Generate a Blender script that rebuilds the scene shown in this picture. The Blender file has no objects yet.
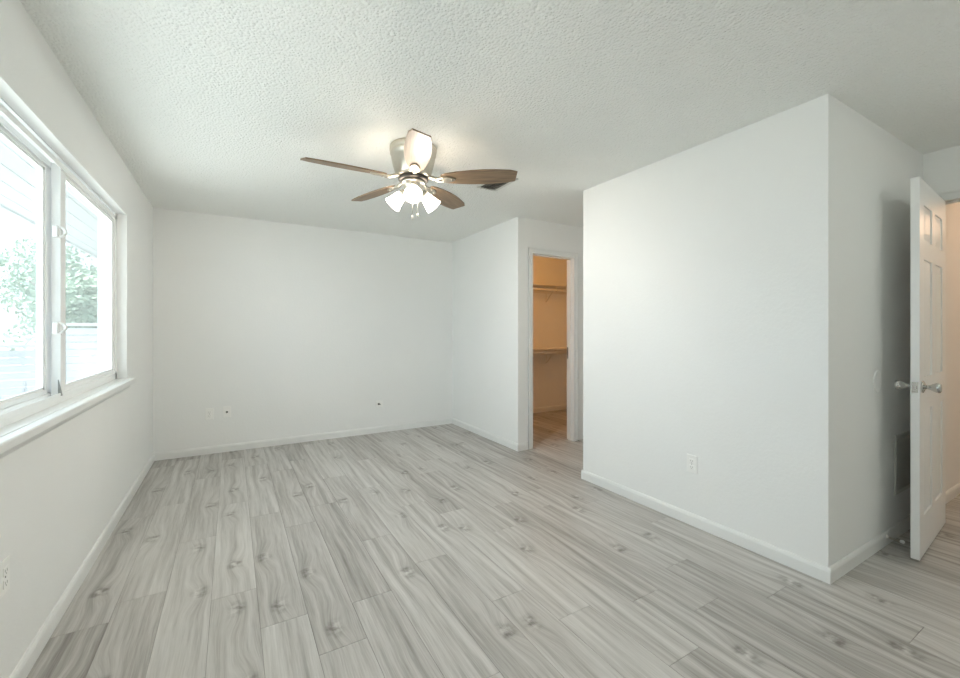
import bpy, bmesh, math, random
from mathutils import Vector, Matrix
random.seed(7)
SC = bpy.context.scene
COL = SC.collection
PI = math.pi

# ------------------------------------------------------------------ camera
EYE = 1.26
cam_d = bpy.data.cameras.new('camera')
cam = bpy.data.objects.new('camera', cam_d)
COL.objects.link(cam)
cam_d.sensor_width = 36.0
cam_d.lens = 421.0 / 960.0 * 36.0
cam_d.shift_y = -9.0 / 960.0
cam_d.clip_start = 0.02
cam.location = (0, 0, EYE)
cam.rotation_euler = (PI / 2, 0, math.radians(-30.5))
SC.camera = cam

# ------------------------------------------------------------------ exposure
SC.view_settings.view_transform = 'Standard'
SC.view_settings.look = 'None'
SC.view_settings.gamma = 1.0
SC.view_settings.use_curve_mapping = False
SC.view_settings.exposure = 0.98
SC.cycles.max_bounces = 14
SC.cycles.diffuse_bounces = 10
SC.cycles.transparent_max_bounces = 16
SC.cycles.sample_clamp_indirect = 6.0
SC.cycles.use_denoising = True

# ------------------------------------------------------------------ sky: hazy daylight, brighter towards the hidden sun (-X)
SKY_BASE, SKY_GLOW = 1.25, 1.25
world = bpy.data.worlds.new('sky')
SC.world = world
world.use_nodes = True
wn, wl = world.node_tree.nodes, world.node_tree.links
wn.clear()
w_out = wn.new('ShaderNodeOutputWorld')
w_bg = wn.new('ShaderNodeBackground')
w_tc = wn.new('ShaderNodeTexCoord')
w_dot = wn.new('ShaderNodeVectorMath'); w_dot.operation = 'DOT_PRODUCT'
w_dot.inputs[1].default_value = Vector((-0.94, -0.12, 0.32)).normalized()
w_mr = wn.new('ShaderNodeMapRange')
w_mr.interpolation_type = 'SMOOTHSTEP'
w_mr.inputs['From Min'].default_value = -0.1
w_mr.inputs['From Max'].default_value = 1.0
w_mr.inputs['To Min'].default_value = SKY_BASE
w_mr.inputs['To Max'].default_value = SKY_BASE + SKY_GLOW
w_bg.inputs['Color'].default_value = (0.79, 0.92, 1.05, 1)
wl.new(w_tc.outputs['Generated'], w_dot.inputs[0])
wl.new(w_dot.outputs['Value'], w_mr.inputs['Value'])
wl.new(w_mr.outputs['Result'], w_bg.inputs['Strength'])
wl.new(w_bg.outputs[0], w_out.inputs['Surface'])


def lamp(name, kind, loc, energy, color, size=0.1, rot=(0, 0, 0), size_y=None, portal=False):
    d = bpy.data.lights.new(name, kind)
    d.energy = energy
    d.color = color
    if kind == 'AREA':
        d.shape = 'RECTANGLE' if size_y else 'SQUARE'
        d.size = size
        if size_y:
            d.size_y = size_y
        if portal:
            d.cycles.is_portal = True
    else:
        d.shadow_soft_size = size
    o = bpy.data.objects.new(name, d)
    o.location = loc
    o.rotation_euler = rot
    COL.objects.link(o)
    return o


# sun high over the house front: it strikes the paving outside, the eave keeps it out of the room
sun = lamp('sun', 'SUN', (-6, 2, 9), 7.0, (1.0, 0.97, 0.92), 0.03)
sun.rotation_euler = Vector((0.40, 0.08, -0.92)).to_track_quat('-Z', 'Y').to_euler()
# sampling guide on the window opening (adds no light of its own)
lamp('window_portal', 'AREA', (-0.84, 2.31, 1.5), 1, (1, 1, 1), 1.2, (0, -PI / 2, 0), 3.25, portal=True)
CLOSET_W, HALL_W, FAN_EMIT, FAN_W, FILL_DOME_EMIT = 3.4, 3.8, 11.0, 15.5, 7.2
lamp('closet_bulb', 'POINT', (3.45, 4.05, 2.10), CLOSET_W, (1.0, 0.44, 0.11), 0.05)
lamp('hall_bulb', 'POINT', (5.4, 0.25, 2.20), HALL_W, (1.0, 0.64, 0.40), 0.06)


# ------------------------------------------------------------------ materials
def new_mat(name):
    m = bpy.data.materials.new(name)
    m.use_nodes = True
    nt = m.node_tree
    return m, nt.nodes, nt.links, nt.nodes['Principled BSDF']


def plain(name, col, rough=0.5, metal=0.0, noise=0.0, nscale=40.0, bump=0.0, bscale=100.0, spec=0.5):
    m, n, l, b = new_mat(name)
    b.inputs['Roughness'].default_value = rough
    b.inputs['Metallic'].default_value = metal
    b.inputs['Specular IOR Level'].default_value = spec
    tc = n.new('ShaderNodeTexCoord')
    if noise > 0:
        tx = n.new('ShaderNodeTexNoise')
        tx.inputs['Scale'].default_value = nscale
        tx.inputs['Detail'].default_value = 3
        l.new(tc.outputs['Object'], tx.inputs['Vector'])
        mx = n.new('ShaderNodeMix'); mx.data_type = 'RGBA'
        mx.inputs['A'].default_value = (*[c * (1 - noise) for c in col], 1)
        mx.inputs['B'].default_value = (*[min(1, c * (1 + noise)) for c in col], 1)
        l.new(tx.outputs['Fac'], mx.inputs['Factor'])
        l.new(mx.outputs['Result'], b.inputs['Base Color'])
    else:
        b.inputs['Base Color'].default_value = (*col, 1)
    if bump > 0:
        t2 = n.new('ShaderNodeTexNoise')
        t2.inputs['Scale'].default_value = bscale
        t2.inputs['Detail'].default_value = 2
        l.new(tc.outputs['Object'], t2.inputs['Vector'])
        bp = n.new('ShaderNodeBump')
        bp.inputs['Strength'].default_value = bump
        bp.inputs['Distance'].default_value = 0.004
        l.new(t2.outputs['Fac'], bp.inputs['Height'])
        l.new(bp.outputs['Normal'], b.inputs['Normal'])
    return m


M = {}
M['wall'] = plain('wall_paint', (0.885, 0.89, 0.88), 0.6, noise=0.012, nscale=3, bump=0.22, bscale=70, spec=0.3)
M['trim'] = plain('trim_paint', (0.84, 0.845, 0.83), 0.35, noise=0.01, nscale=20)
M['door'] = plain('door_paint', (0.90, 0.90, 0.885), 0.3, noise=0.01, nscale=20)
M['vinyl'] = plain('window_vinyl', (0.92, 0.93, 0.93), 0.35, noise=0.01, nscale=15)
M['plastic'] = plain('white_plastic', (0.93, 0.93, 0.91), 0.35, noise=0.01)
M['slot'] = plain('dark_slot', (0.12, 0.12, 0.11), 0.6, noise=0.05)
M['slot_pale'] = plain('receptacle_slot', (0.38, 0.38, 0.36), 0.6, noise=0.05)
M['nickel'] = plain('brushed_nickel', (0.62, 0.58, 0.50), 0.32, 1.0, noise=0.06, nscale=60)
M['chrome'] = plain('polished_chrome', (0.62, 0.62, 0.60), 0.12, 1.0, noise=0.02)
M['dark_metal'] = plain('dark_metal', (0.10, 0.09, 0.08), 0.4, 1.0, noise=0.05)
M['steel'] = plain('grey_latch_metal', (0.30, 0.30, 0.29), 0.35, 0.8, noise=0.05)
M['grille'] = plain('painted_grille', (0.66, 0.66, 0.62), 0.45, noise=0.02)
M['duct'] = plain('duct_inside', (0.12, 0.12, 0.11), 0.8, noise=0.1)
M['register'] = plain('register_metal', (0.30, 0.27, 0.23), 0.45, noise=0.05)
M['shelf'] = plain('shelf_paint', (0.82, 0.80, 0.76), 0.5, noise=0.03)
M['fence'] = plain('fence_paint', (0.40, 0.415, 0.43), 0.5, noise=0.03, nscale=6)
M['fence_low'] = plain('fence_paint_dimmed', (0.24, 0.25, 0.26), 0.5, noise=0.05, nscale=6)  # fence paint, its colour darkened to offset the open daylight on this section
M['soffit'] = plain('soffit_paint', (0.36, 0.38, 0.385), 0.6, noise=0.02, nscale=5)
M['concrete'] = plain('patio_concrete', (0.60, 0.60, 0.58), 0.85, noise=0.06, nscale=5)
M['leaf'] = plain('pale_leaves', (0.26, 0.345, 0.26), 0.6, noise=0.15, nscale=2.5)
M['bark'] = plain('tree_bark', (0.30, 0.26, 0.22), 0.8, noise=0.2, nscale=8)


def ceiling_mat():
    m, n, l, b = new_mat('popcorn_ceiling')
    b.inputs['Roughness'].default_value = 0.9
    b.inputs['Specular IOR Level'].default_value = 0.1
    tc = n.new('ShaderNodeTexCoord')
    t1 = n.new('ShaderNodeTexNoise'); t1.inputs['Scale'].default_value = 58; t1.inputs['Detail'].default_value = 3
    t1.inputs['Roughness'].default_value = 0.6
    t2 = n.new('ShaderNodeTexVoronoi'); t2.inputs['Scale'].default_value = 78
    l.new(tc.outputs['Object'], t1.inputs['Vector']); l.new(tc.outputs['Object'], t2.inputs['Vector'])
    inv = n.new('ShaderNodeMath'); inv.operation = 'SUBTRACT'; inv.inputs[0].default_value = 1.0
    l.new(t2.outputs['Distance'], inv.inputs[1])
    mu = n.new('ShaderNodeMath'); mu.operation = 'MULTIPLY'
    l.new(t1.outputs['Fac'], mu.inputs[0]); l.new(inv.outputs[0], mu.inputs[1])
    bp = n.new('ShaderNodeBump'); bp.inputs['Strength'].default_value = 0.8; bp.inputs['Distance'].default_value = 0.012
    l.new(mu.outputs[0], bp.inputs['Height'])
    l.new(bp.outputs['Normal'], b.inputs['Normal'])
    b.inputs['Base Color'].default_value = (0.90, 0.91, 0.885, 1)
    return m


M['ceiling'] = ceiling_mat()

# prints: (u, v, variant) of the knots on the wood prints; u across 0..0.187, v along 0..1.22
KNOTS = [(0.085, 0.125, 0), (0.12, 0.78, 1), (0.10, 0.30, 2), (0.14, 0.55, 4), (0.05, 0.95, 5), (0.07, 1.02, 2), (0.05, 0.62, 0)]


def floor_mat():
    m, n, l, b = new_mat('grey_wood_planks')

    def math_n(op, a=None, c=None, clamp=False):
        x = n.new('ShaderNodeMath'); x.operation = op; x.use_clamp = clamp
        for i, v in enumerate((a, c)):
            if v is None:
                continue
            if isinstance(v, (int, float)):
                x.inputs[i].default_value = v
            else:
                l.new(v, x.inputs[i])
        return x.outputs[0]
    uv = n.new('ShaderNodeUVMap'); uv.uv_map = 'print'
    sep = n.new('ShaderNodeSeparateXYZ'); l.new(uv.outputs[0], sep.inputs[0])
    u, v = sep.outputs[0], sep.outputs[1]
    tone = n.new('ShaderNodeAttribute'); tone.attribute_name = 'tone'
    wide, core = None, None
    for (ku, kv, kk) in KNOTS:
        sub = n.new('ShaderNodeVectorMath'); sub.operation = 'SUBTRACT'
        l.new(uv.outputs[0], sub.inputs[0]); sub.inputs[1].default_value = (ku, kv + 3 * kk, 0)
        for (sx, sy, which) in ((0.085, 0.22, 'w'), (0.055, 0.080, 'c')):
            sc = n.new('ShaderNodeVectorMath'); sc.operation = 'MULTIPLY'
            l.new(sub.outputs[0], sc.inputs[0]); sc.inputs[1].default_value = (1 / sx, 1 / sy, 0)
            ln = n.new('ShaderNodeVectorMath'); ln.operation = 'LENGTH'; l.new(sc.outputs[0], ln.inputs[0])
            mr = n.new('ShaderNodeMapRange'); mr.interpolation_type = 'SMOOTHSTEP'
            mr.inputs['To Min'].default_value = 1.0; mr.inputs['To Max'].default_value = 0.0
            l.new(ln.outputs['Value'], mr.inputs['Value'])
            if which == 'w':
                wide = mr.outputs[0] if wide is None else math_n('MAXIMUM', wide, mr.outputs[0])
            else:
                core = mr.outputs[0] if core is None else math_n('MAXIMUM', core, mr.outputs[0])
    # slow sideways wander of the grain
    wv = n.new('ShaderNodeCombineXYZ'); l.new(math_n('MULTIPLY', u, 5.0), wv.inputs[0]); l.new(math_n('MULTIPLY', v, 1.6), wv.inputs[1])
    wt = n.new('ShaderNodeTexNoise'); wt.inputs['Scale'].default_value = 1.0; wt.inputs['Detail'].default_value = 2
    l.new(wv.outputs[0], wt.inputs['Vector'])
    f = math_n('ADD', math_n('ADD', math_n('MULTIPLY', u, 26.0), math_n('MULTIPLY', wide, 0.95)), math_n('MULTIPLY', wt.outputs['Fac'], 1.15))
    gv = n.new('ShaderNodeCombineXYZ'); l.new(f, gv.inputs[0]); l.new(math_n('MULTIPLY', v, 0.85), gv.inputs[1])
    g1 = n.new('ShaderNodeTexNoise'); g1.inputs['Scale'].default_value = 1.0; g1.inputs['Detail'].default_value = 5
    g1.inputs['Roughness'].default_value = 0.62
    l.new(gv.outputs[0], g1.inputs['Vector'])
    fv = n.new('ShaderNodeCombineXYZ'); l.new(math_n('MULTIPLY', f, 9.0), fv.inputs[0]); l.new(math_n('MULTIPLY', v, 9.0), fv.inputs[1])
    g2 = n.new('ShaderNodeTexNoise'); g2.inputs['Scale'].default_value = 1.0; g2.inputs['Detail'].default_value = 3
    l.new(fv.outputs[0], g2.inputs['Vector'])
    mix = math_n('ADD', math_n('MULTIPLY', g1.outputs['Fac'], 0.80), math_n('MULTIPLY', g2.outputs['Fac'], 0.20))
    mix = math_n('ADD', mix, math_n('MULTIPLY', math_n('SUBTRACT', tone.outputs['Fac'], 0.5), 0.13))
    # knots: dark swirl with a pale rim
    kv_ = n.new('ShaderNodeTexNoise'); kv_.inputs['Scale'].default_value = 24; kv_.inputs['Detail'].default_value = 3
    l.new(uv.outputs[0], kv_.inputs['Vector'])
    dark = math_n('MULTIPLY', core, math_n('SUBTRACT', kv_.outputs['Fac'], 0.42))
    mix = math_n('SUBTRACT', mix, math_n('MULTIPLY', dark, 1.35))
    mix = math_n('SUBTRACT', mix, math_n('MULTIPLY', wide, 0.03))
    cr = n.new('ShaderNodeValToRGB')
    e = cr.color_ramp.elements
    e[0].position, e[0].color = 0.235, (0.20, 0.183, 0.164, 1)
    e[1].position, e[1].color = 0.74, (0.68, 0.665, 0.64, 1)
    a = e.new(0.42); a.color = (0.385, 0.366, 0.344, 1)
    a = e.new(0.54); a.color = (0.515, 0.498, 0.475, 1)
    l.new(mix, cr.inputs['Fac'])
    l.new(cr.outputs['Color'], b.inputs['Base Color'])
    b.inputs['Roughness'].default_value = 0.42
    b.inputs['Specular IOR Level'].default_value = 0.4
    bp = n.new('ShaderNodeBump'); bp.inputs['Strength'].default_value = 0.12; bp.inputs['Distance'].default_value = 0.002
    l.new(g2.outputs['Fac'], bp.inputs['Height']); l.new(bp.outputs['Normal'], b.inputs['Normal'])
    return m


M['floor'] = floor_mat()
M['seam'] = plain('plank_seam', (0.20, 0.185, 0.165), 0.7, noise=0.1)


def blade_mat():
    m, n, l, b = new_mat('oak_fan_blade')
    tc = n.new('ShaderNodeTexCoord')
    mp = n.new('ShaderNodeMapping'); mp.inputs['Scale'].default_value = (3, 45, 10)
    tx = n.new('ShaderNodeTexNoise'); tx.inputs['Scale'].default_value = 1.6; tx.inputs['Detail'].default_value = 5
    l.new(tc.outputs['Object'], mp.inputs['Vector']); l.new(mp.outputs[0], tx.inputs['Vector'])
    cr = n.new('ShaderNodeValToRGB')
    cr.color_ramp.elements[0].position = 0.3; cr.color_ramp.elements[0].color = (0.155, 0.102, 0.060, 1)
    cr.color_ramp.elements[1].position = 0.7; cr.color_ramp.elements[1].color = (0.31, 0.215, 0.135, 1)
    l.new(tx.outputs['Fac'], cr.inputs['Fac']); l.new(cr.outputs['Color'], b.inputs['Base Color'])
    b.inputs['Roughness'].default_value = 0.45
    return m


M['blade'] = blade_mat()


def glow_mat(name, col, strength):
    m, n, l, b = new_mat(name)
    b.inputs['Base Color'].default_value = (0.9, 0.88, 0.84, 1)
    b.inputs['Emission Color'].default_value = (*col, 1)
    b.inputs['Emission Strength'].default_value = strength
    return m


M['shade'] = glow_mat('lit_frosted_glass', (1.0, 0.87, 0.72), FAN_EMIT)


def glass_mat():
    m, n, l, b = new_mat('window_glass')
    n.remove(b)
    out = n['Material Output']
    tr = n.new('ShaderNodeBsdfTransparent'); tr.inputs['Color'].default_value = (0.93, 0.96, 0.955, 1)
    ha = n.new('ShaderNodeBsdfTranslucent'); ha.inputs['Color'].default_value = (0.9, 0.96, 0.96, 1)
    gl = n.new('ShaderNodeBsdfGlossy'); gl.inputs['Roughness'].default_value = 0.02
    lw = n.new('ShaderNodeLayerWeight'); lw.inputs['Blend'].default_value = 0.5
    pw = n.new('ShaderNodeMath'); pw.operation = 'POWER'; pw.inputs[1].default_value = 5.0
    l.new(lw.outputs['Facing'], pw.inputs[0])
    fr = n.new('ShaderNodeMath'); fr.operation = 'MULTIPLY_ADD'
    fr.inputs[1].default_value = 0.80; fr.inputs[2].default_value = 0.04
    l.new(pw.outputs[0], fr.inputs[0])
    m1 = n.new('ShaderNodeMixShader'); m1.inputs[0].default_value = 0.05
    m2 = n.new('ShaderNodeMixShader')
    l.new(tr.outputs[0], m1.inputs[1]); l.new(ha.outputs[0], m1.inputs[2])
    l.new(fr.outputs[0], m2.inputs[0]); l.new(m1.outputs[0], m2.inputs[1]); l.new(gl.outputs[0], m2.inputs[2])
    l.new(m2.outputs[0], out.inputs['Surface'])
    return m


M['glass'] = glass_mat()


# ------------------------------------------------------------------ mesh helpers
def box(bm, x0, x1, y0, y1, z0, z1, bevel=0.0, mat=0):
    r = bmesh.ops.create_cube(bm, size=1.0)
    vs = r['verts']
    for v in vs:
        v.co = Vector((x0 + (v.co.x + .5) * (x1 - x0), y0 + (v.co.y + .5) * (y1 - y0), z0 + (v.co.z + .5) * (z1 - z0)))
    fs = set(f for v in vs for f in v.link_faces)
    for f in fs:
        f.material_index = mat
    if bevel > 0:
        es = list(set(e for v in vs for e in v.link_edges))
        r = bmesh.ops.bevel(bm, geom=es, offset=bevel, segments=2, affect='EDGES', profile=0.5)
        for f in r['faces']:
            f.material_index = mat
    return vs


def lathe(bm, prof, seg=32, mat=0, M4=None, cap=True):
    """prof: (radius, z) list revolved about z."""
    rings = []
    for (r, z) in prof:
        ring = [bm.verts.new((r * math.cos(2 * PI * k / seg), r * math.sin(2 * PI * k / seg), z)) for k in range(seg)]
        rings.append(ring)
    fs = []
    for a, c in zip(rings, rings[1:]):
        for k in range(seg):
            fs.append(bm.faces.new((a[k], a[(k + 1) % seg], c[(k + 1) % seg], c[k])))
    if cap:
        fs.append(bm.faces.new(list(reversed(rings[0]))))
        fs.append(bm.faces.new(rings[-1]))
    for f in fs:
        f.material_index = mat
        f.smooth = True
    if M4 is not None:
        for r in rings:
            for v in r:
                v.co = M4 @ v.co
    return rings


def tube(bm, pts, rad, seg=10, mat=0):
    pts = [Vector(p) for p in pts]
    rings = []
    for i, p in enumerate(pts):
        d = (pts[min(i + 1, len(pts) - 1)] - pts[max(i - 1, 0)]).normalized()
        up = Vector((0, 0, 1)) if abs(d.z) < 0.9 else Vector((1, 0, 0))
        a = d.cross(up).normalized(); b = d.cross(a).normalized()
        r = rad[i] if isinstance(rad, (list, tuple)) else rad
        rings.append([bm.verts.new(p + a * r * math.cos(2 * PI * k / seg) + b * r * math.sin(2 * PI * k / seg)) for k in range(seg)])
    fs = []
    for a, c in zip(rings, rings[1:]):
        for k in range(seg):
            fs.append(bm.faces.new((a[k], a[(k + 1) % seg], c[(k + 1) % seg], c[k])))
    fs.append(bm.faces.new(list(reversed(rings[0])))); fs.append(bm.faces.new(rings[-1]))
    for f in fs:
        f.smooth = True; f.material_index = mat


def prism(bm, poly, z0, z1, mat=0):
    """poly: xy outline, extruded in z"""
    a = [bm.verts.new((x, y, z0)) for x, y in poly]
    b = [bm.verts.new((x, y, z1)) for x, y in poly]
    n = len(poly)
    fs = [bm.faces.new(list(reversed(a))), bm.faces.new(b)]
    for k in range(n):
        fs.append(bm.faces.new((a[k], a[(k + 1) % n], b[(k + 1) % n], b[k])))
    for f in fs:
        f.material_index = mat
    return fs


def profile_run(bm, prof, p0, p1, inward):
    """prof: (d, z) outline; swept from p0 to p1 (xy), d measured along inward (xy)."""
    p0, p1, w = Vector((*p0, 0)), Vector((*p1, 0)), Vector((*inward, 0))
    a = [bm.verts.new(p0 + w * d + Vector((0, 0, z))) for d, z in prof]
    b = [bm.verts.new(p1 + w * d + Vector((0, 0, z))) for d, z in prof]
    n = len(prof)
    bm.faces.new(a); bm.faces.new(list(reversed(b)))
    for k in range(n):
        bm.faces.new((a[k], b[k], b[(k + 1) % n], a[(k + 1) % n]))


def obj(name, bm, mats, parent=None, loc=None, rot=None, auto=None):
    bmesh.ops.recalc_face_normals(bm, faces=bm.faces[:])
    me = bpy.data.meshes.new(name)
    bm.to_mesh(me); bm.free()
    for m in (mats if isinstance(mats, (list, tuple)) else [mats]):
        me.materials.append(M[m] if isinstance(m, str) else m)
    o = bpy.data.objects.new(name, me)
    COL.objects.link(o)
    if parent is not None:
        o.parent = parent
    if loc is not None:
        o.location = loc
    if rot is not None:
        o.rotation_euler = rot
    return o


def tag(o, label, cat, group=None, kind=None):
    o['label'] = label; o['category'] = cat
    if group: o['group'] = group
    if kind: o['kind'] = kind
    return o


def empty(name, loc, rot=(0, 0, 0)):
    o = bpy.data.objects.new(name, None)
    o.empty_display_size = 0.05
    o.location = loc; o.rotation_euler = rot
    COL.objects.link(o)
    return o


def struct(name, bm, mats, label, cat):
    return tag(obj(name, bm, mats), label, cat, kind='structure')


def B():
    return bmesh.new()


# ------------------------------------------------------------------ dimensions of the room
H = 2.44
XL = -0.655                      # window wall
YB = 5.09                        # far wall
XS = 2.565                       # side walls facing the window
YA = 3.575                       # wall with the closet doorway
BX0, BX1 = 0.928, 2.63           # boxed-out wall, near and far face
XE = 4.0                         # wall with the entry door
YF = -0.62                       # wall behind the camera
OY0, OY1, OZ0, OZ1 = 0.70, 3.92, 0.885, 2.092   # window opening
T = 0.12

# ------------------------------------------------------------------ floor: planks laid along Y
bm = B()
uvl = bm.loops.layers.uv.new('print')
tl = bm.loops.layers.float_color.new('tone')
W, LEN, GAP = 0.187, 1.22, 0.0010
FX0, FX1, FY0, FY1 = -0.70, 6.2, -0.75, 5.25
JOINTS = {-1: 2.325, 0: 2.00, 1: 1.72, 6: 1.405, 7: 1.00, 10: 1.419, 11: 1.02, -3: 1.30, 3: 2.52}
VARS = {(-1, 0): 2, (0, 0): 0, (1, 0): 0}
k0 = math.floor((FX0 - 0.103) / W)
for k in range(k0, int((FX1 - 0.103) / W) + 2):
    xa = 0.103 + k * W; xb = xa + W
    if xb < FX0 or xa > FX1:
        continue
    j = JOINTS.get(k, random.uniform(0, LEN))
    i = -math.ceil((j - FY0) / LEN)
    while j + i * LEN < FY1:
        ya = j + i * LEN; yb = ya + LEN
        var = VARS.get((k, i), random.randrange(6)); t = random.random()
        c0, c1 = max(xa, FX0) + GAP / 2, min(xb, FX1) - GAP / 2
        d0, d1 = max(ya, FY0) + GAP / 2, min(yb, FY1) - GAP / 2
        if d1 > d0 and c1 > c0:
            flip = random.random() < 0.4 and (k, i) not in VARS
            # chamfered plank: top face and sloping rim
            ch = 0.0008
            outer = [bm.verts.new((x, y, -0.0014)) for x, y in ((c0, d0), (c1, d0), (c1, d1), (c0, d1))]
            inner = [bm.verts.new((x, y, 0.0)) for x, y in ((c0 + ch, d0 + ch), (c1 - ch, d0 + ch), (c1 - ch, d1 - ch), (c0 + ch, d1 - ch))]
            fs = [bm.faces.new(inner)] + [bm.faces.new((outer[q], outer[(q + 1) % 4], inner[(q + 1) % 4], inner[q])) for q in range(4)]
            for f in fs:
                for lp in f.loops:
                    uu = lp.vert.co.x - xa; vv = lp.vert.co.y - ya
                    if flip:
                        uu = W - uu; vv = LEN - vv
                    lp[uvl].uv = (uu, vv + 3 * var)
                    lp[tl] = (t, t, t, 1)
        i += 1
fs = [f for f in bm.faces]
box(bm, FX0, FX1, FY0, FY1, -0.12, -0.0018, mat=1)
struct('floor', bm, ['floor', 'seam'], 'grey wood plank floor running through room, closet and hall', 'floor')

# ------------------------------------------------------------------ ceiling
bm = B()
box(bm, -0.815, 6.2, -0.75, 5.25, H, H + 0.12)
struct('ceiling', bm, 'ceiling', 'white popcorn textured ceiling over the whole room', 'ceiling')

# ------------------------------------------------------------------ walls
bm = B()
XO = -0.815
YL1 = 9.2
box(bm, XO, XL, -0.75, OY0, -0.12, H)
box(bm, XO, XL, OY1, YL1, -0.12, H)
box(bm, XO, XL, OY0, OY1, -0.12, OZ0)
box(bm, XO, XL, OY0, OY1, OZ1, H)
struct('wall_left', bm, 'wall', 'white wall holding the wide sliding window', 'wall')
bm = B(); box(bm, XL, 5.1, YB, YB + T, 0, H)
struct('wall_back', bm, 'wall', 'plain white far wall facing the camera with three small cover plates', 'wall')
bm = B(); box(bm, XS, XS + 0.11, YA, YB, 0, H)
struct('wall_side', bm, 'wall', 'narrow white wall between the far corner and the closet doorway', 'wall')
DX0, DX1, DZ = 2.752, 3.336, 2.075     # closet doorway
bm = B()
box(bm, XS + 0.11, DX0 - 0.018, YA, YA + 0.11, 0, H)
box(bm, DX1 + 0.018, 5.0, YA, YA + 0.11, 0, H)
box(bm, DX0 - 0.018, DX1 + 0.018, YA, YA + 0.11, DZ + 0.018, H)
struct('wall_closet', bm, 'wall', 'white wall around the narrow closet doorway', 'wall')
bm = B(); box(bm, 4.9, 5.0, YA + 0.11, YB, 0, H)
struct('wall_closet_end', bm, 'wall', 'end wall inside the closet', 'wall')
bm = B(); box(bm, XS, XS + T, BX0, BX1, 0, H)
struct('wall_right', bm, 'wall', 'large white wall in the right half with one outlet low down', 'wall')
bm = B(); box(bm, XS + T, 6.2, BX0, BX0 + T, 0, H)
struct('wall_entry', bm, 'wall', 'shaded white wall behind the open door with grille and round bumper', 'wall')
bm = B(); box(bm, XS + T, 4.0, BX1 - T, BX1, 0, H); box(bm, 4.0, 4.1, BX1, YA, 0, H)
struct('wall_passage', bm, 'wall', 'white walls of the recess in front of the closet doorway', 'wall')
EY0, EY1, EZ = 0.06, 0.868, 2.10      # entry doorway
bm = B()
box(bm, XE, XE + T, EY1 + 0.018, BX0, 0, H)
box(bm, XE, XE + T, YF, EY0 - 0.018, 0, H)
box(bm, XE, XE + T, EY0 - 0.018, EY1 + 0.018, EZ + 0.018, H)
struct('wall_end', bm, 'wall', 'white wall over and around the entry doorway to the hall', 'wall')
bm = B(); box(bm, XL, 6.2, YF - T, YF, 0, H)
struct('wall_front', bm, 'wall', 'plain white wall behind the camera', 'wall')
bm = B(); box(bm, 6.08, 6.2, YF, BX0, 0, H)
struct('wall_hall', bm, 'wall', 'end wall of the warmly lit hall', 'wall')

# ------------------------------------------------------------------ baseboards
BP = [(0, 0), (0.013, 0), (0.013, 0.056), (0.010, 0.066), (0.006, 0.073), (0, 0.075)]


def baseboard(name, runs, label):
    bm = B()
    for p0, p1, w in runs:
        profile_run(bm, BP, p0, p1, w)
    struct(name, bm, 'trim', label, 'baseboard')


baseboard('baseboard_left', [((XL, YF), (XL, YB), (1, 0))], 'white baseboard along the foot of the window wall')
baseboard('baseboard_back', [((XL + 0.013, YB), (XS - 0.013, YB), (0, -1))], 'white baseboard along the foot of the far wall')
baseboard('baseboard_side', [((XS, YA - 0.013), (XS, YB), (-1, 0)), ((XS, YA), (DX0 - 0.066, YA), (0, -1))],
          'white baseboard turning the corner to the closet doorway')
baseboard('baseboard_right', [((XS, BX0 - 0.013), (XS, BX1 + 0.013), (-1, 0)), ((XS, BX1), (XE, BX1), (0, 1))],
          'white baseboard along the large wall with one outlet')
baseboard('baseboard_entry', [((XS, BX0), (XE - 0.001, BX0), (0, -1))], 'white baseboard running behind the open door')
baseboard('baseboard_closet', [((XS + 0.11, YB), (4.9, YB), (0, -1))], 'baseboard on the far wall inside the closet')
baseboard('baseboard_hall', [((XE + T, BX0), (6.08, BX0), (0, -1))], 'white baseboard in the hall beyond the open door')

# ------------------------------------------------------------------ doorway trims
def casing_xz(bm, x0, x1, ztop, y, out, w=0.057, th=0.016):
    """flat casing with a back band around an opening in a wall of constant y"""
    for a, b_ in ((x0 - w, x0), (x1, x1 + w)):
        box(bm, a, b_, min(y, y + out * th * .7), max(y, y + out * th * .7), 0, ztop + w, 0.002)
    box(bm, x0 - w, x1 + w, min(y, y + out * th * .72), max(y, y + out * th * .72), ztop, ztop + w, 0.002)
    bd = 0.016
    for a, b_ in ((x0 - w, x0 - w + bd), (x1 + w - bd, x1 + w)):
        box(bm, a, b_, min(y, y + out * th), max(y, y + out * th), 0, ztop + w, 0.003)
    box(bm, x0 - w, x1 + w, min(y, y + out * th), max(y, y + out * th), ztop + w - bd, ztop + w, 0.003)


bm = B()
casing_xz(bm, DX0, DX1, DZ, YA, -1)
# jambs and stop
box(bm, DX0 - 0.018, DX0, YA, YA + 0.11, 0, DZ); box(bm, DX1, DX1 + 0.018, YA, YA + 0.11, 0, DZ)
box(bm, DX0 - 0.018, DX1 + 0.018, YA, YA + 0.11, DZ, DZ + 0.018)
box(bm, DX0, DX0 + 0.010, YA + 0.04, YA + 0.075, 0, DZ); box(bm, DX1 - 0.010, DX1, YA + 0.04, YA + 0.075, 0, DZ)
box(bm, DX0, DX1, YA + 0.04, YA + 0.075, DZ - 0.010, DZ)
t1 = struct('trim_1', bm, 'trim', 'white casing and jambs framing the closet doorway', 'door frame')
bm = B()
box(bm, DX1 - 0.0025, DX1, YA + 0.076, YA + 0.106, 0.93, 1.06, 0.0008)
box(bm, DX1 - 0.004, DX1 - 0.002, YA + 0.086, YA + 0.098, 0.97, 1.02, 0, 1)
o = obj('strike_plate', bm, ['steel', 'slot'], t1); o['label'] = 'dark metal strike plate'

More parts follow.
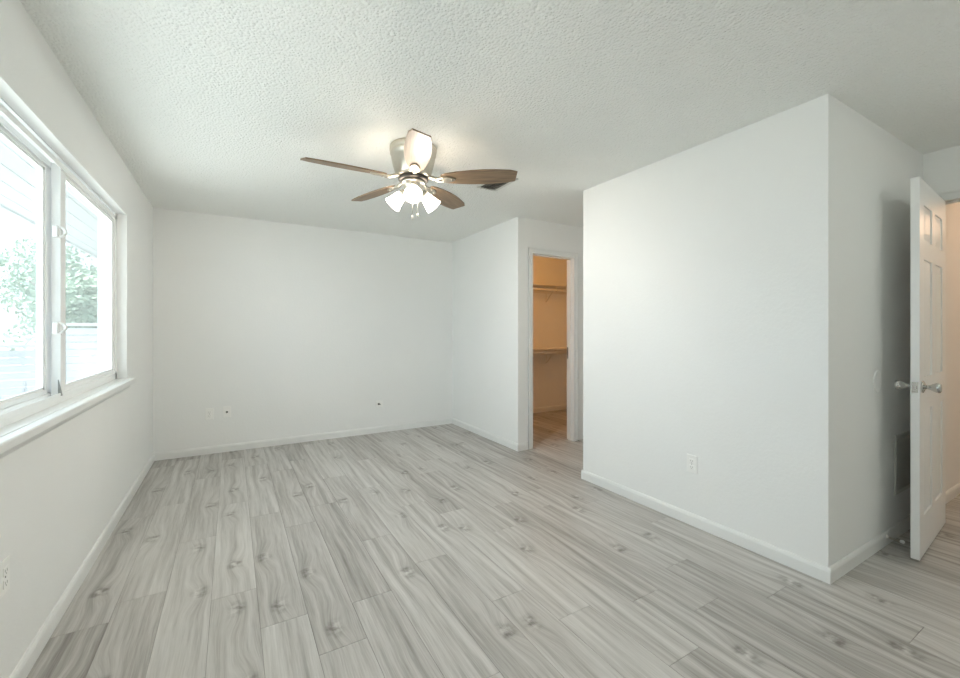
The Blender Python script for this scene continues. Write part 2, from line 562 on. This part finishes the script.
bm = B()
for a, b_ in ((EY0 - 0.057, EY0), (EY1, EY1 + 0.0565)):
    box(bm, XE - 0.012, XE, a, b_, 0, EZ + 0.06, 0.002)
box(bm, XE - 0.012, XE, EY0 - 0.057, EY1 + 0.0565, EZ, EZ + 0.06, 0.002)
box(bm, XE - 0.016, XE, EY0 - 0.057, EY1 + 0.0565, EZ + 0.044, EZ + 0.06, 0.003)
box(bm, XE, XE + T, EY0 - 0.018, EY0, 0, EZ); box(bm, XE, XE + T, EY1, EY1 + 0.018, 0, EZ)
box(bm, XE, XE + T, EY0 - 0.018, EY1 + 0.018, EZ, EZ + 0.018)
box(bm, XE + 0.045, XE + 0.08, EY1 - 0.010, EY1, 0, EZ)
box(bm, XE + 0.045, XE + 0.08, EY0, EY1, EZ - 0.010, EZ)
struct('trim_2', bm, 'trim', 'white casing and jambs framing the entry doorway', 'door frame')

# ------------------------------------------------------------------ window
win = tag(empty('window_1', (XL, (OY0 + OY1) / 2, OZ0)), 'wide white vinyl sliding window in the left wall', 'window', kind='structure')


def wpart(name, bm, mats, parent=win):
    o = obj(name, bm, mats)
    base = Vector((XL, (OY0 + OY1) / 2, OZ0))
    o.data.transform(Matrix.Translation(-base))
    o.parent = parent
    return o


FXI, FXO = -0.712, -0.800
FW = 0.045
ZS = OZ0 + 0.025     # top of the stool
bm = B()
box(bm, FXO, FXI, OY1 - FW, OY1, ZS - 0.02, OZ1, 0.002)
box(bm, FXO, FXI, OY0, OY0 + FW, ZS - 0.02, OZ1, 0.002)
# head with two tracks
box(bm, FXO, FXI, OY0, OY1, OZ1 - 0.005, OZ1)
box(bm, FXI - 0.006, FXI, OY0, OY1, OZ1 - 0.048, OZ1 - 0.02, 0.001)
box(bm, -0.760, -0.754, OY0, OY1, OZ1 - 0.048, OZ1 - 0.02)
box(bm, FXO, FXO + 0.006, OY0, OY1, OZ1 - 0.048, OZ1 - 0.02)
# sill track
box(bm, FXO, FXI, OY0, OY1, ZS - 0.01, ZS + 0.026)
box(bm, FXI - 0.006, FXI, OY0, OY1, ZS + 0.026, ZS + 0.046, 0.001)
box(bm, -0.760, -0.754, OY0, OY1, ZS + 0.026, ZS + 0.046)
box(bm, FXO, FXO + 0.006, OY0, OY1, ZS + 0.026, ZS + 0.046)
wpart('window_frame', bm, 'vinyl')
bm = B()
box(bm, FXI - 0.002, XL, OY0, OY1, OZ0, ZS)
box(bm, XL, -0.612, OY0 - 0.05, OY1 + 0.05, OZ0 - 0.012, ZS, 0.007)
wpart('window_sill', bm, 'trim')
bm = B()
profile_run(bm, [(0, OZ0 - 0.045), (0.006, OZ0 - 0.045), (0.016, OZ0 - 0.030), (0.022, OZ0 - 0.012), (0, OZ0 - 0.012)], (XL, OY0 - 0.03), (XL, OY1 + 0.03), (1, 0))
wpart('sill_apron', bm, 'trim')
ZB, ZT = ZS + 0.028, OZ1 - 0.024


def sash(ya, yb, xi, xo, latch_side, wa=0.048, wb=0.048, rl=0.040):
    bm = B()
    box(bm, xo, xi, ya, ya + wa, ZB, ZT, 0.002); box(bm, xo, xi, yb - wb, yb, ZB, ZT, 0.002)
    box(bm, xo, xi, ya + wa, yb - wb, ZB, ZB + rl, 0.002); box(bm, xo, xi, ya + wa, yb - wb, ZT - rl, ZT, 0.002)
    # glazing bead
    bx0, bx1, g = xi - 0.014, xi - 0.005, 0.010
    box(bm, bx0, bx1, ya + wa, ya + wa + g, ZB + rl, ZT - rl); box(bm, bx0, bx1, yb - wb - g, yb - wb, ZB + rl, ZT - rl)
    box(bm, bx0, bx1, ya + wa, yb - wb, ZB + rl, ZB + rl + g); box(bm, bx0, bx1, ya + wa, yb - wb, ZT - rl - g, ZT - rl)
    s = wpart('sash' if latch_side else 'fixed_sash', bm, 'vinyl')
    bm = B()
    xm = (xi + xo) / 2
    box(bm, xm - 0.002, xm + 0.002, ya + wa - 0.004, yb - wb + 0.004, ZB + rl - 0.004, ZT - rl + 0.004)
    wpart('window_pane', bm, 'glass', s)
    if latch_side:
        yl = ya if latch_side < 0 else yb
        for zl in (1.27, 1.735):
            bm = B()
            y0 = yl - 0.034 * (1 if latch_side < 0 else -1)
            box(bm, xi - 0.022, xi - 0.002, min(y0, yl), max(y0, yl), zl - 0.028, zl + 0.028, 0.005)
            # cam lever arcing out into the room
            pts = [(xi - 0.004 + 0.024 * math.sin(a), (y0 + yl) / 2 + 0.006, zl - 0.024 * math.cos(a)) for a in [k * PI / 8 for k in range(9)]]
            tube(bm, pts, [0.006, 0.007, 0.007, 0.007, 0.007, 0.007, 0.006, 0.005, 0.004], 8)
            wpart('latch', bm, 'vinyl', s)
        bm = B()
        yy = yl - 0.012 * (1 if latch_side < 0 else -1)
        prof = [bm.verts.new((xi - 0.004 + dx, yy + dy, z)) for dx, dy, z in
                ((0, -.011, ZB + .004), (.012, -.011, ZB + .004), (.012, .009, ZB + .004), (0, .009, ZB + .004))]
        tip = [bm.verts.new((xi - 0.004 + dx, yy + dy, z)) for dx, dy, z in
               ((0, -.013, ZB + .082), (.003, -.013, ZB + .082), (.003, -.010, ZB + .082), (0, -.010, ZB + .082))]
        bm.faces.new(prof); bm.faces.new(tip)
        for q in range(4):
            bm.faces.new((prof[q], prof[(q + 1) % 4], tip[(q + 1) % 4], tip[q]))
        o = wpart('sash_stop', bm, 'steel', s); o['label'] = 'grey pointed metal sash stop'
    return s


sash(2.800, OY1 - FW + 0.004, -0.718, -0.752, -1, wa=0.072, wb=0.034)
sash(OY0 + FW - 0.004, 1.82, -0.718, -0.752, 1, wa=0.034, wb=0.072)
sash(1.752, 2.868, -0.762, -0.794, 0, wa=0.105, wb=0.105)

# ------------------------------------------------------------------ entry door
leafW, leafH, leafT = 0.780, 2.078, 0.035
door = tag(empty('door_1', (3.204, 0.755, 0.013), (0, 0, math.atan2(0.082, 0.9966))),
           'white six panel door standing open into the room', 'door', kind='structure')
bm = B()
box(bm, 0, leafW, 0.008, leafT - 0.008, 0, leafH)
st, mu = 0.115, 0.10
zr = [0, 0.215, 0.80, 0.985, 1.64, 1.745, 1.945, leafH]
for (ya, yb) in ((0, 0.0081), (leafT - 0.0081, leafT)):
    for x0, x1 in ((0, st), (leafW / 2 - mu / 2, leafW / 2 + mu / 2), (leafW - st, leafW)):
        box(bm, x0, x1, ya, yb, 0, leafH)
    for z0, z1 in ((zr[0], zr[1]), (zr[2], zr[3]), (zr[4], zr[5]), (zr[6], zr[7])):
        box(bm, st, leafW / 2 - mu / 2, ya, yb, z0, z1); box(bm, leafW / 2 + mu / 2, leafW - st, ya, yb, z0, z1)


def raised(bm, x0, x1, z0, z1, y_low, y_top):
    i0, i1 = 0.012, 0.045
    a = [bm.verts.new((x, y_low, z)) for x, z in ((x0 + i0, z0 + i0), (x1 - i0, z0 + i0), (x1 - i0, z1 - i0), (x0 + i0, z1 - i0))]
    b = [bm.verts.new((x, y_top, z)) for x, z in ((x0 + i1, z0 + i1), (x1 - i1, z0 + i1), (x1 - i1, z1 - i1), (x0 + i1, z1 - i1))]
    bm.faces.new(b)
    for q in range(4):
        bm.faces.new((a[q], a[(q + 1) % 4], b[(q + 1) % 4], b[q]))


for x0, x1 in ((st, leafW / 2 - mu / 2), (leafW / 2 + mu / 2, leafW - st)):
    for z0, z1 in ((zr[1], zr[2]), (zr[3], zr[4]), (zr[5], zr[6])):
        raised(bm, x0, x1, z0, z1, 0.0079, 0.0015)
        raised(bm, x0, x1, z0, z1, leafT - 0.0079, leafT - 0.0015)
obj('leaf', bm, 'door', door)
KZ = 0.935
for side in (-1, 1):
    y0 = 0 if side < 0 else leafT
    M4 = Matrix.Translation((0.062, y0, KZ)) @ Matrix.Rotation(PI / 2 * (1 if side < 0 else -1), 4, 'X')
    bm = B()
    lathe(bm, [(0.012, -0.001), (0.033, 0), (0.034, 0.004), (0.030, 0.008), (0.020, 0.012), (0.012, 0.016)], 28, M4=M4)
    rz = obj('rosette', bm, 'chrome', door)
    rz['label'] = 'round chrome rosette'
    bm = B()
    lathe(bm, [(0.011, 0.010), (0.0105, 0.022), (0.013, 0.030), (0.020, 0.042), (0.0265, 0.054), (0.028, 0.062), (0.026, 0.069), (0.020, 0.073), (0.008, 0.075)], 28, M4=M4)
    k = obj('door_knob', bm, 'chrome', door)
    k['label'] = 'flared chrome door knob'
bm = B()
box(bm, -0.0018, 0.001, 0.005, 0.030, KZ - 0.029, KZ + 0.029, 0.0006)
box(bm, -0.010, 0.001, 0.011, 0.024, KZ - 0.010, KZ + 0.010, 0.002)
o = obj('latch_plate', bm, 'chrome', door); o['label'] = 'chrome latch plate on the door edge'

# ------------------------------------------------------------------ ceiling fan
FX, FY = 1.010, 2.565
fan = tag(empty('ceiling_fan', (FX, FY, H)), 'five blade wood and nickel ceiling fan with lit lights', 'ceiling fan')
bm = B()
lathe(bm, [(0.05, 0.0), (0.146, 0.0), (0.150, -0.006), (0.150, -0.028), (0.144, -0.034), (0.146, -0.040), (0.147, -0.052), (0.141, -0.058),
           (0.138, -0.085), (0.131, -0.120), (0.121, -0.155), (0.112, -0.180), (0.104, -0.192), (0.06, -0.195)], 48)
obj('motor_housing', bm, 'nickel', fan)
bm = B()
lathe(bm, [(0.06, -0.194), (0.092, -0.196), (0.096, -0.202), (0.096, -0.214), (0.090, -0.220), (0.05, -0.222)], 40)
o = obj('flywheel', bm, 'dark_metal', fan)
o['label'] = 'dark flywheel ring'
bm = B()
lathe(bm, [(0.05, -0.221), (0.078, -0.223), (0.082, -0.230), (0.074, -0.240), (0.060, -0.246), (0.058, -0.290), (0.062, -0.296), (0.060, -0.306), (0.045, -0.316), (0.02, -0.322), (0.008, -0.330)], 36)
obj('switch_housing', bm, 'nickel', fan)


def blade_bm():
    # outline along +x: narrow at the root, broad past the middle, clipped tip
    top = [(0.185, 0.034), (0.22, 0.050), (0.29, 0.0635), (0.38, 0.073), (0.46, 0.076), (0.54, 0.072), (0.61, 0.064), (0.655, 0.054)]
    bot = [(0.672, -0.042), (0.63, -0.060), (0.54, -0.071), (0.46, -0.0755), (0.38, -0.073), (0.29, -0.0635), (0.22, -0.050), (0.185, -0.034)]
    bm = B()
    prism(bm, top + bot, -0.004, 0.004)
    return bm


def iron_bm():
    bm = B()
    tube(bm, [(0.070, 0, 0.016), (0.11, 0, 0.010), (0.15, 0, -0.004), (0.19, 0, -0.010)], [0.016, 0.013, 0.012, 0.012], 10)
    # leaf-shaped holder under the blade root
    prism(bm, [(0.150, 0.014), (0.185, 0.026), (0.225, 0.030), (0.262, 0.018), (0.280, 0.0), (0.262, -0.018), (0.225, -0.030), (0.185, -0.026), (0.150, -0.014)], -0.0135, -0.0045)
    for x, y in ((0.20, 0.016), (0.20, -0.016), (0.255, 0)):
        lathe(bm, [(0.006, -0.017), (0.006, -0.013)], 10, M4=Matrix.Translation((x, y, 0)))
    return bm


BLADE_A0, PITCH, BZ = 179.5, -13.0, -0.207
bl0 = obj('blade', blade_bm(), 'blade', fan)
ir0 = obj('blade_iron', iron_bm(), 'nickel', bl0)
for k in range(5):
    if k == 0:
        b_ = bl0
    else:
        b_ = bl0.copy(); COL.objects.link(b_); b_.parent = fan
        i_ = ir0.copy(); COL.objects.link(i_); i_.parent = b_
    a = math.radians(BLADE_A0 + 72 * k)
    b_.location = (0, 0, BZ)
    b_.rotation_euler = (Matrix.Rotation(a, 3, 'Z') @ Matrix.Rotation(math.radians(PITCH), 3, 'X')).to_euler()

CAMAZ = math.atan2(-FY, -FX)
for k in range(3):
    az = CAMAZ + k * 2 * PI / 3
    dr = Vector((math.cos(az), math.sin(az), 0))
    ax = (dr * 0.78 + Vector((0, 0, -0.63))).normalized()
    p0 = dr * 0.036 + Vector((0, 0, -0.268))
    p1 = p0 + dr * 0.022 + Vector((0, 0, -0.006))
    rotm = ax.to_track_quat('Z', 'Y').to_matrix().to_4x4()
    M4 = Matrix.Translation(p1) @ rotm
    bm = B()
    tube(bm, [p0, p1, p1 + ax * 0.012], 0.013, 12)
    lathe(bm, [(0.014, 0.004), (0.026, 0.010), (0.028, 0.030), (0.024, 0.031)], 24, M4=M4)
    arm = obj('light_arm', bm, 'nickel', fan)
    bm = B()
    lathe(bm, [(0.023, 0.026), (0.029, 0.034), (0.036, 0.055), (0.043, 0.085), (0.050, 0.112), (0.056, 0.128), (0.054, 0.129), (0.047, 0.112), (0.040, 0.085), (0.020, 0.040)], 28, M4=M4)
    s_ = obj('lamp_shade', bm, 'shade', fan)
    s_['label'] = 'glowing frosted glass shade'
    bulb = lamp('fan_bulb', 'POINT', p1 + ax * 0.080, FAN_W, (1.0, 0.95, 0.87), 0.024)
    bulb.parent = fan
for k, (dx, dy, ln) in enumerate(((-0.018, -0.03, 0.135), (0.022, -0.02, 0.115))):
    bm = B()
    tube(bm, [(dx, dy, -0.31), (dx, dy, -0.31 - ln)], 0.0014, 6)
    lathe(bm, [(0.002, -0.31 - ln), (0.005, -0.318 - ln), (0.006, -0.328 - ln), (0.003, -0.338 - ln)], 10)
    for v in bm.verts:
        pass
    for v in list(bm.verts)[-40:]:
        v.co.x += dx; v.co.y += dy
    obj('pull_chain', bm, 'nickel', fan)

# added dome lamp, out of view, brightens the door and entry wall
lampo = tag(empty('added_fill_lamp', (2.75, -0.30, H)), 'added unseen dome lamp giving fill light to the entry nook', 'added fill lamp')
bm = B(); lathe(bm, [(0.10, 0), (0.155, 0), (0.158, -0.012), (0.150, -0.024), (0.10, -0.024)], 40); obj('fill_lamp_ring', bm, 'nickel', lampo)
bm = B(); lathe(bm, [(0.148, -0.020), (0.142, -0.045), (0.118, -0.072), (0.075, -0.092), (0.025, -0.100), (0.006, -0.101)], 40)
obj('fill_lamp_dome', bm, glow_mat('fill_dome_glow', (0.94, 1.0, 0.93), FILL_DOME_EMIT), lampo)

# ------------------------------------------------------------------ ceiling register
reg = tag(empty('ceiling_vent', (1.83, 2.84, H)), 'small grey slatted air register on the ceiling behind the fan blade', 'air vent')
bm = B()
rx, ry = 0.095, 0.165
box(bm, -rx, -rx + 0.022, -ry, ry, -0.006, 0, 0.002); box(bm, rx - 0.022, rx, -ry, ry, -0.006, 0, 0.002)
box(bm, -rx, rx, -ry, -ry + 0.022, -0.006, 0, 0.002); box(bm, -rx, rx, ry - 0.022, ry, -0.006, 0, 0.002)
obj('vent_frame', bm, 'grille', reg)
bm = B(); box(bm, -rx + 0.02, rx - 0.02, -ry + 0.02, ry - 0.02, -0.0015, -0.0003)
obj('vent_backing', bm, 'duct', reg)
sl0 = None
for k in range(5):
    if sl0 is None:
        bm = B(); box(bm, -0.011, 0.011, -ry + 0.022, ry - 0.022, -0.001, 0.001)
        s_ = sl0 = obj('slat', bm, 'register', reg)
    else:
        s_ = sl0.copy(); COL.objects.link(s_); s_.parent = reg
    s_.location = (-rx + 0.035 + k * 0.026, 0, -0.0095)
    s_.rotation_euler = (0, math.radians(-40), 0)

# ------------------------------------------------------------------ wall plates
def outlet(name, loc, rz, label, group='duplex outlets on the walls', scale=1.0):
    """plate in the local xz plane, facing local -y"""
    t = tag(empty(name, loc, (0, 0, rz)), label, 'outlet', group)
    bm = B(); box(bm, -0.036, 0.036, -0.006, 0, -0.058, 0.058, 0.0025)
    obj('cover_plate', bm, 'plastic', t)
    for z in (-0.020, 0.020):
        bm = B()
        box(bm, -0.0165, 0.0165, -0.0085, -0.004, z - 0.0145, z + 0.0145, 0.002)
        for x in (-0.0065, 0.0065):
            box(bm, x - 0.0012, x + 0.0012, -0.0089, -0.008, z - 0.003, z + 0.006, 0, 1)
        box(bm, -0.002, 0.002, -0.0089, -0.008, z - 0.010, z - 0.006, 0, 1)
        obj('receptacle', bm, ['plastic', 'slot_pale'], t)
    bm = B(); lathe(bm, [(0.003, 0), (0.003, 0.001)], 12, M4=Matrix.Translation((0, -0.0062, 0)) @ Matrix.Rotation(PI / 2, 4, 'X'))
    obj('screw', bm, 'steel', t)
    return t


outlet('wall_outlet', (-0.198, YB, 0.405), 0, 'white duplex outlet on the far wall beside the coax plate')
outlet('wall_outlet', (XS, 1.649, 0.394), -PI / 2, 'white duplex outlet low on the large right wall')
outlet('wall_outlet', (XL, 2.005, 0.44), PI / 2, 'white duplex outlet low on the wall under the window')
t = tag(empty('coax_plate', (-0.045, YB, 0.412)), 'white coax cover plate with a dark centre jack on the far wall', 'wall plate')
bm = B(); box(bm, -0.036, 0.036, -0.006, 0, -0.058, 0.058, 0.0025); obj('cover_plate', bm, 'plastic', t)
bm = B()
R = Matrix.Rotation(PI / 2, 4, 'X')
lathe(bm, [(0.016, 0.004), (0.016, 0.0075), (0.010, 0.0078)], 6, 1, M4=R)
lathe(bm, [(0.010, 0.006), (0.010, 0.016), (0.005, 0.017)], 16, 0, M4=R)
o = obj('coax_jack', bm, ['slot', 'plastic'], t); o['label'] = 'dark jack with a pale nut'
t = tag(empty('cable_plate', (1.56, YB, 0.352)), 'small square white plate with a dark cable hole on the far wall', 'wall plate')
bm = B(); box(bm, -0.042, 0.042, -0.005, 0, -0.038, 0.038, 0.002); obj('cover_plate', bm, 'plastic', t)
bm = B()
r_ = lathe(bm, [(0.013, 0.004), (0.013, 0.010), (0.009, 0.0105)], 16, 0, M4=Matrix.Translation((-0.008, 0, 0)) @ R)
tube(bm, [(-0.008, -0.009, 0), (0.002, -0.016, -0.002), (0.012, -0.016, -0.006)], 0.005, 8)
o = obj('cable_hole', bm, 'slot', t); o['label'] = 'dark round hole with a stub of cable'

# round bumper behind the knob
bm = B()
lathe(bm, [(0.062, 0), (0.062, 0.003), (0.056, 0.006), (0.046, 0.0065), (0.040, 0.004), (0.01, 0.004)], 40, M4=Matrix.Translation((3.20, BX0, 0.965)) @ R)
tag(obj('wall_bumper', bm, 'wall'), 'round white door knob bumper plate on the shaded wall', 'wall bumper')

# return air grille
gr = tag(empty('return_grille', (3.73, BX0, 0.437)), 'white louvred return air grille low on the shaded wall behind the door', 'air vent')
gw, gh = 0.265, 0.18
bm = B()
box(bm, -gw, -gw + 0.025, -0.008, 0, -gh, gh, 0.002); box(bm, gw - 0.025, gw, -0.008, 0, -gh, gh, 0.002)
box(bm, -gw + 0.02, gw - 0.02, -0.008, 0, -gh, -gh + 0.025, 0.002); box(bm, -gw + 0.02, gw - 0.02, -0.008, 0, gh - 0.025, gh, 0.002)
obj('grille_frame', bm, 'grille', gr)
bm = B(); box(bm, -gw + 0.02, gw - 0.02, -0.0015, -0.0002, -gh + 0.02, gh - 0.02); obj('grille_backing', bm, 'duct', gr)
sl0 = None
n = 20
for k in range(n):
    if sl0 is None:
        bm = B(); box(bm, -gw + 0.024, gw - 0.024, -0.009, 0.009, -0.0007, 0.0007)
        s_ = sl0 = obj('slat', bm, 'grille', gr)
    else:
        s_ = sl0.copy(); COL.objects.link(s_); s_.parent = gr
    s_.location = (0, -0.006, -gh + 0.033 + k * (2 * gh - 0.066) / (n - 1))
    s_.rotation_euler = (math.radians(35), 0, 0)

# spring door stop
ds = tag(empty('door_stop', (3.30, BX0 - 0.0125, 0.050)), 'spring door stop with white tip on the baseboard behind the door', 'door stop')
bm = B(); lathe(bm, [(0.012, 0), (0.012, 0.004), (0.006, 0.010)], 16, M4=R); obj('stop_base', bm, 'plastic', ds)
bm = B()
pts = [(0.005 * math.cos(k * PI / 4), -0.008 - 0.052 * k / 96, 0.005 * math.sin(k * PI / 4)) for k in range(97)]
tube(bm, pts, 0.0011, 5); obj('spring', bm, 'nickel', ds)
bm = B(); lathe(bm, [(0.005, 0.058), (0.009, 0.060), (0.0095, 0.072), (0.006, 0.076)], 16, M4=R)
o = obj('rubber_tip', bm, 'plastic', ds); o['label'] = 'white rubber tip'

# ------------------------------------------------------------------ closet shelving
def closet_shelf(z_shelf, z_rod, label):
    t = tag(empty('closet_shelf', (3.8, YB, z_shelf)), label, 'closet shelf', 'closet shelves with hanging rods')
    x0, x1 = XS + 0.112 - 3.8, 4.898 - 3.8
    bm = B(); box(bm, x0, x1, -0.305, -0.001, -0.016, 0, 0.001); obj('shelf_board', bm, 'shelf', t)
    bm = B(); box(bm, x0, x1, -0.019, -0.001, -0.108, -0.0195, 0.001); obj('cleat', bm, 'shelf', t)
    dz = z_rod - z_shelf
    bm = B(); tube(bm, [(x0, -0.26, dz), (x1, -0.26, dz)], 0.0165, 14); obj('hanging_rod', bm, 'shelf', t)
    bm = B()
    xb = 4.17 - 3.8
    box(bm, xb - 0.012, xb + 0.012, -0.290, -0.005, -0.024, -0.020)
    box(bm, xb - 0.012, xb + 0.012, -0.0235, -0.0195, -0.240, -0.020)
    tube(bm, [(xb, -0.022, -0.235), (xb, -0.10, -0.16), (xb, -0.24, -0.024)], 0.007, 8)
    pts = [(xb, -0.26 + 0.022 * math.sin(a), dz - 0.022 * math.cos(a)) for a in [(-0.6 + 0.2 * q) * PI for q in range(7)]]
    tube(bm, pts, 0.006, 8)
    tube(bm, [(xb, -0.26 , -0.022), (xb, -0.262 + 0.022, dz)], 0.006, 8)
    o = obj('shelf_bracket', bm, 'shelf', t)
    return t


closet_shelf(1.930, 1.852, 'upper painted closet shelf with rod and bracket seen through the doorway')
closet_shelf(0.985, 0.925, 'lower painted closet shelf with rod and bracket seen through the doorway')

# ------------------------------------------------------------------ outside the window
bm = B(); box(bm, -40, XO, -20, 40, -0.32, -0.20)
struct('ground', bm, 'concrete', 'pale paved ground outside the window', 'ground')
bm = B()
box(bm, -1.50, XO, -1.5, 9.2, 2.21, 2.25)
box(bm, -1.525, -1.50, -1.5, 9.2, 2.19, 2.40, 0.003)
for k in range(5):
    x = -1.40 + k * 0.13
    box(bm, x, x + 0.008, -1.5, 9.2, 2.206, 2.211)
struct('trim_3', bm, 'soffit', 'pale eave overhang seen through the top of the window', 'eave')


def fence(x0, x1, y, ztop, label, name, mt):
    t = tag(empty(name, ((x0 + x1) / 2, y, -0.2)), label, 'fence', 'white fences outside the window')
    hw = (x1 - x0) / 2; h = ztop + 0.2
    bm = B()
    z = 0.04
    while z + 0.10 < h - 0.05:
        box(bm, -hw, hw, -0.012, 0.012, z, z + 0.105, 0.003); z += 0.112
    obj('slat_panel', bm, mt, t)
    bm = B(); box(bm, -hw - 0.02, hw + 0.02, -0.035, 0.035, h - 0.045, h, 0.004); obj('top_rail', bm, mt, t)
    for x in (-hw, hw):
        bm = B(); box(bm, x - 0.045, x + 0.045, -0.045, 0.045, 0, h - 0.04, 0.004); obj('post', bm, mt, t)


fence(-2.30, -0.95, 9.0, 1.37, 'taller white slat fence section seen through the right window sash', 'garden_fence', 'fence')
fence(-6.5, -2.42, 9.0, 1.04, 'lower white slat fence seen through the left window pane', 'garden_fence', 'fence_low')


def tree(x, y, h, r, label, seed):
    rnd = random.Random(seed)
    t = tag(empty('garden_tree', (x, y, -0.2)), label, 'tree', 'pale trees outside the window')
    bm = B()
    tube(bm, [(0, 0, 0), (0.05, 0.02, h * .35), (0.0, 0.05, h * .7)], [0.13, 0.10, 0.04], 10)
    for q in range(5):
        a = q * 1.26
        tube(bm, [(0.03, 0.02, h * (.25 + .07 * q)), (r * .6 * math.cos(a), r * .6 * math.sin(a), h * (.42 + .08 * q))], [0.05, 0.02], 7)
    obj('trunk', bm, 'bark', t)
    bm = B()
    lobes = [(Vector((r * .55 * math.cos(q * 1.1), r * .55 * math.sin(q * 1.7), h * rnd.uniform(.35, .8))), r * rnd.uniform(.45, .7)) for q in range(11)]
    for q in range(6500):
        c, lr = lobes[q % len(lobes)]
        d = Vector((rnd.gauss(0, 1), rnd.gauss(0, 1), rnd.gauss(0, 1))).normalized()
        p = c + d * lr * rnd.uniform(.75, 1.0)
        if p.z < 0.5:
            continue
        s = rnd.uniform(.04, .075)
        n1 = Vector((rnd.gauss(0, 1), rnd.gauss(0, 1), rnd.gauss(0, 1))).normalized()
        n2 = n1.orthogonal().normalized()
        vs = [bm.verts.new(p + n1 * s * 1.3), bm.verts.new(p + n2 * s * .55), bm.verts.new(p - n1 * s), bm.verts.new(p - n2 * s * .55)]
        bm.faces.new(vs)
    o = obj('foliage', bm, 'leaf', t)


tree(-6.6, 13.5, 3.7, 1.6, 'pale green tree behind the lower white fence', 1)
tree(-4.6, 18.5, 4.6, 1.6, 'pale green tree behind the gap between the two white fences', 2)
tree(-2.6, 13.0, 3.3, 1.2, 'pale green tree behind the taller white fence section', 3)
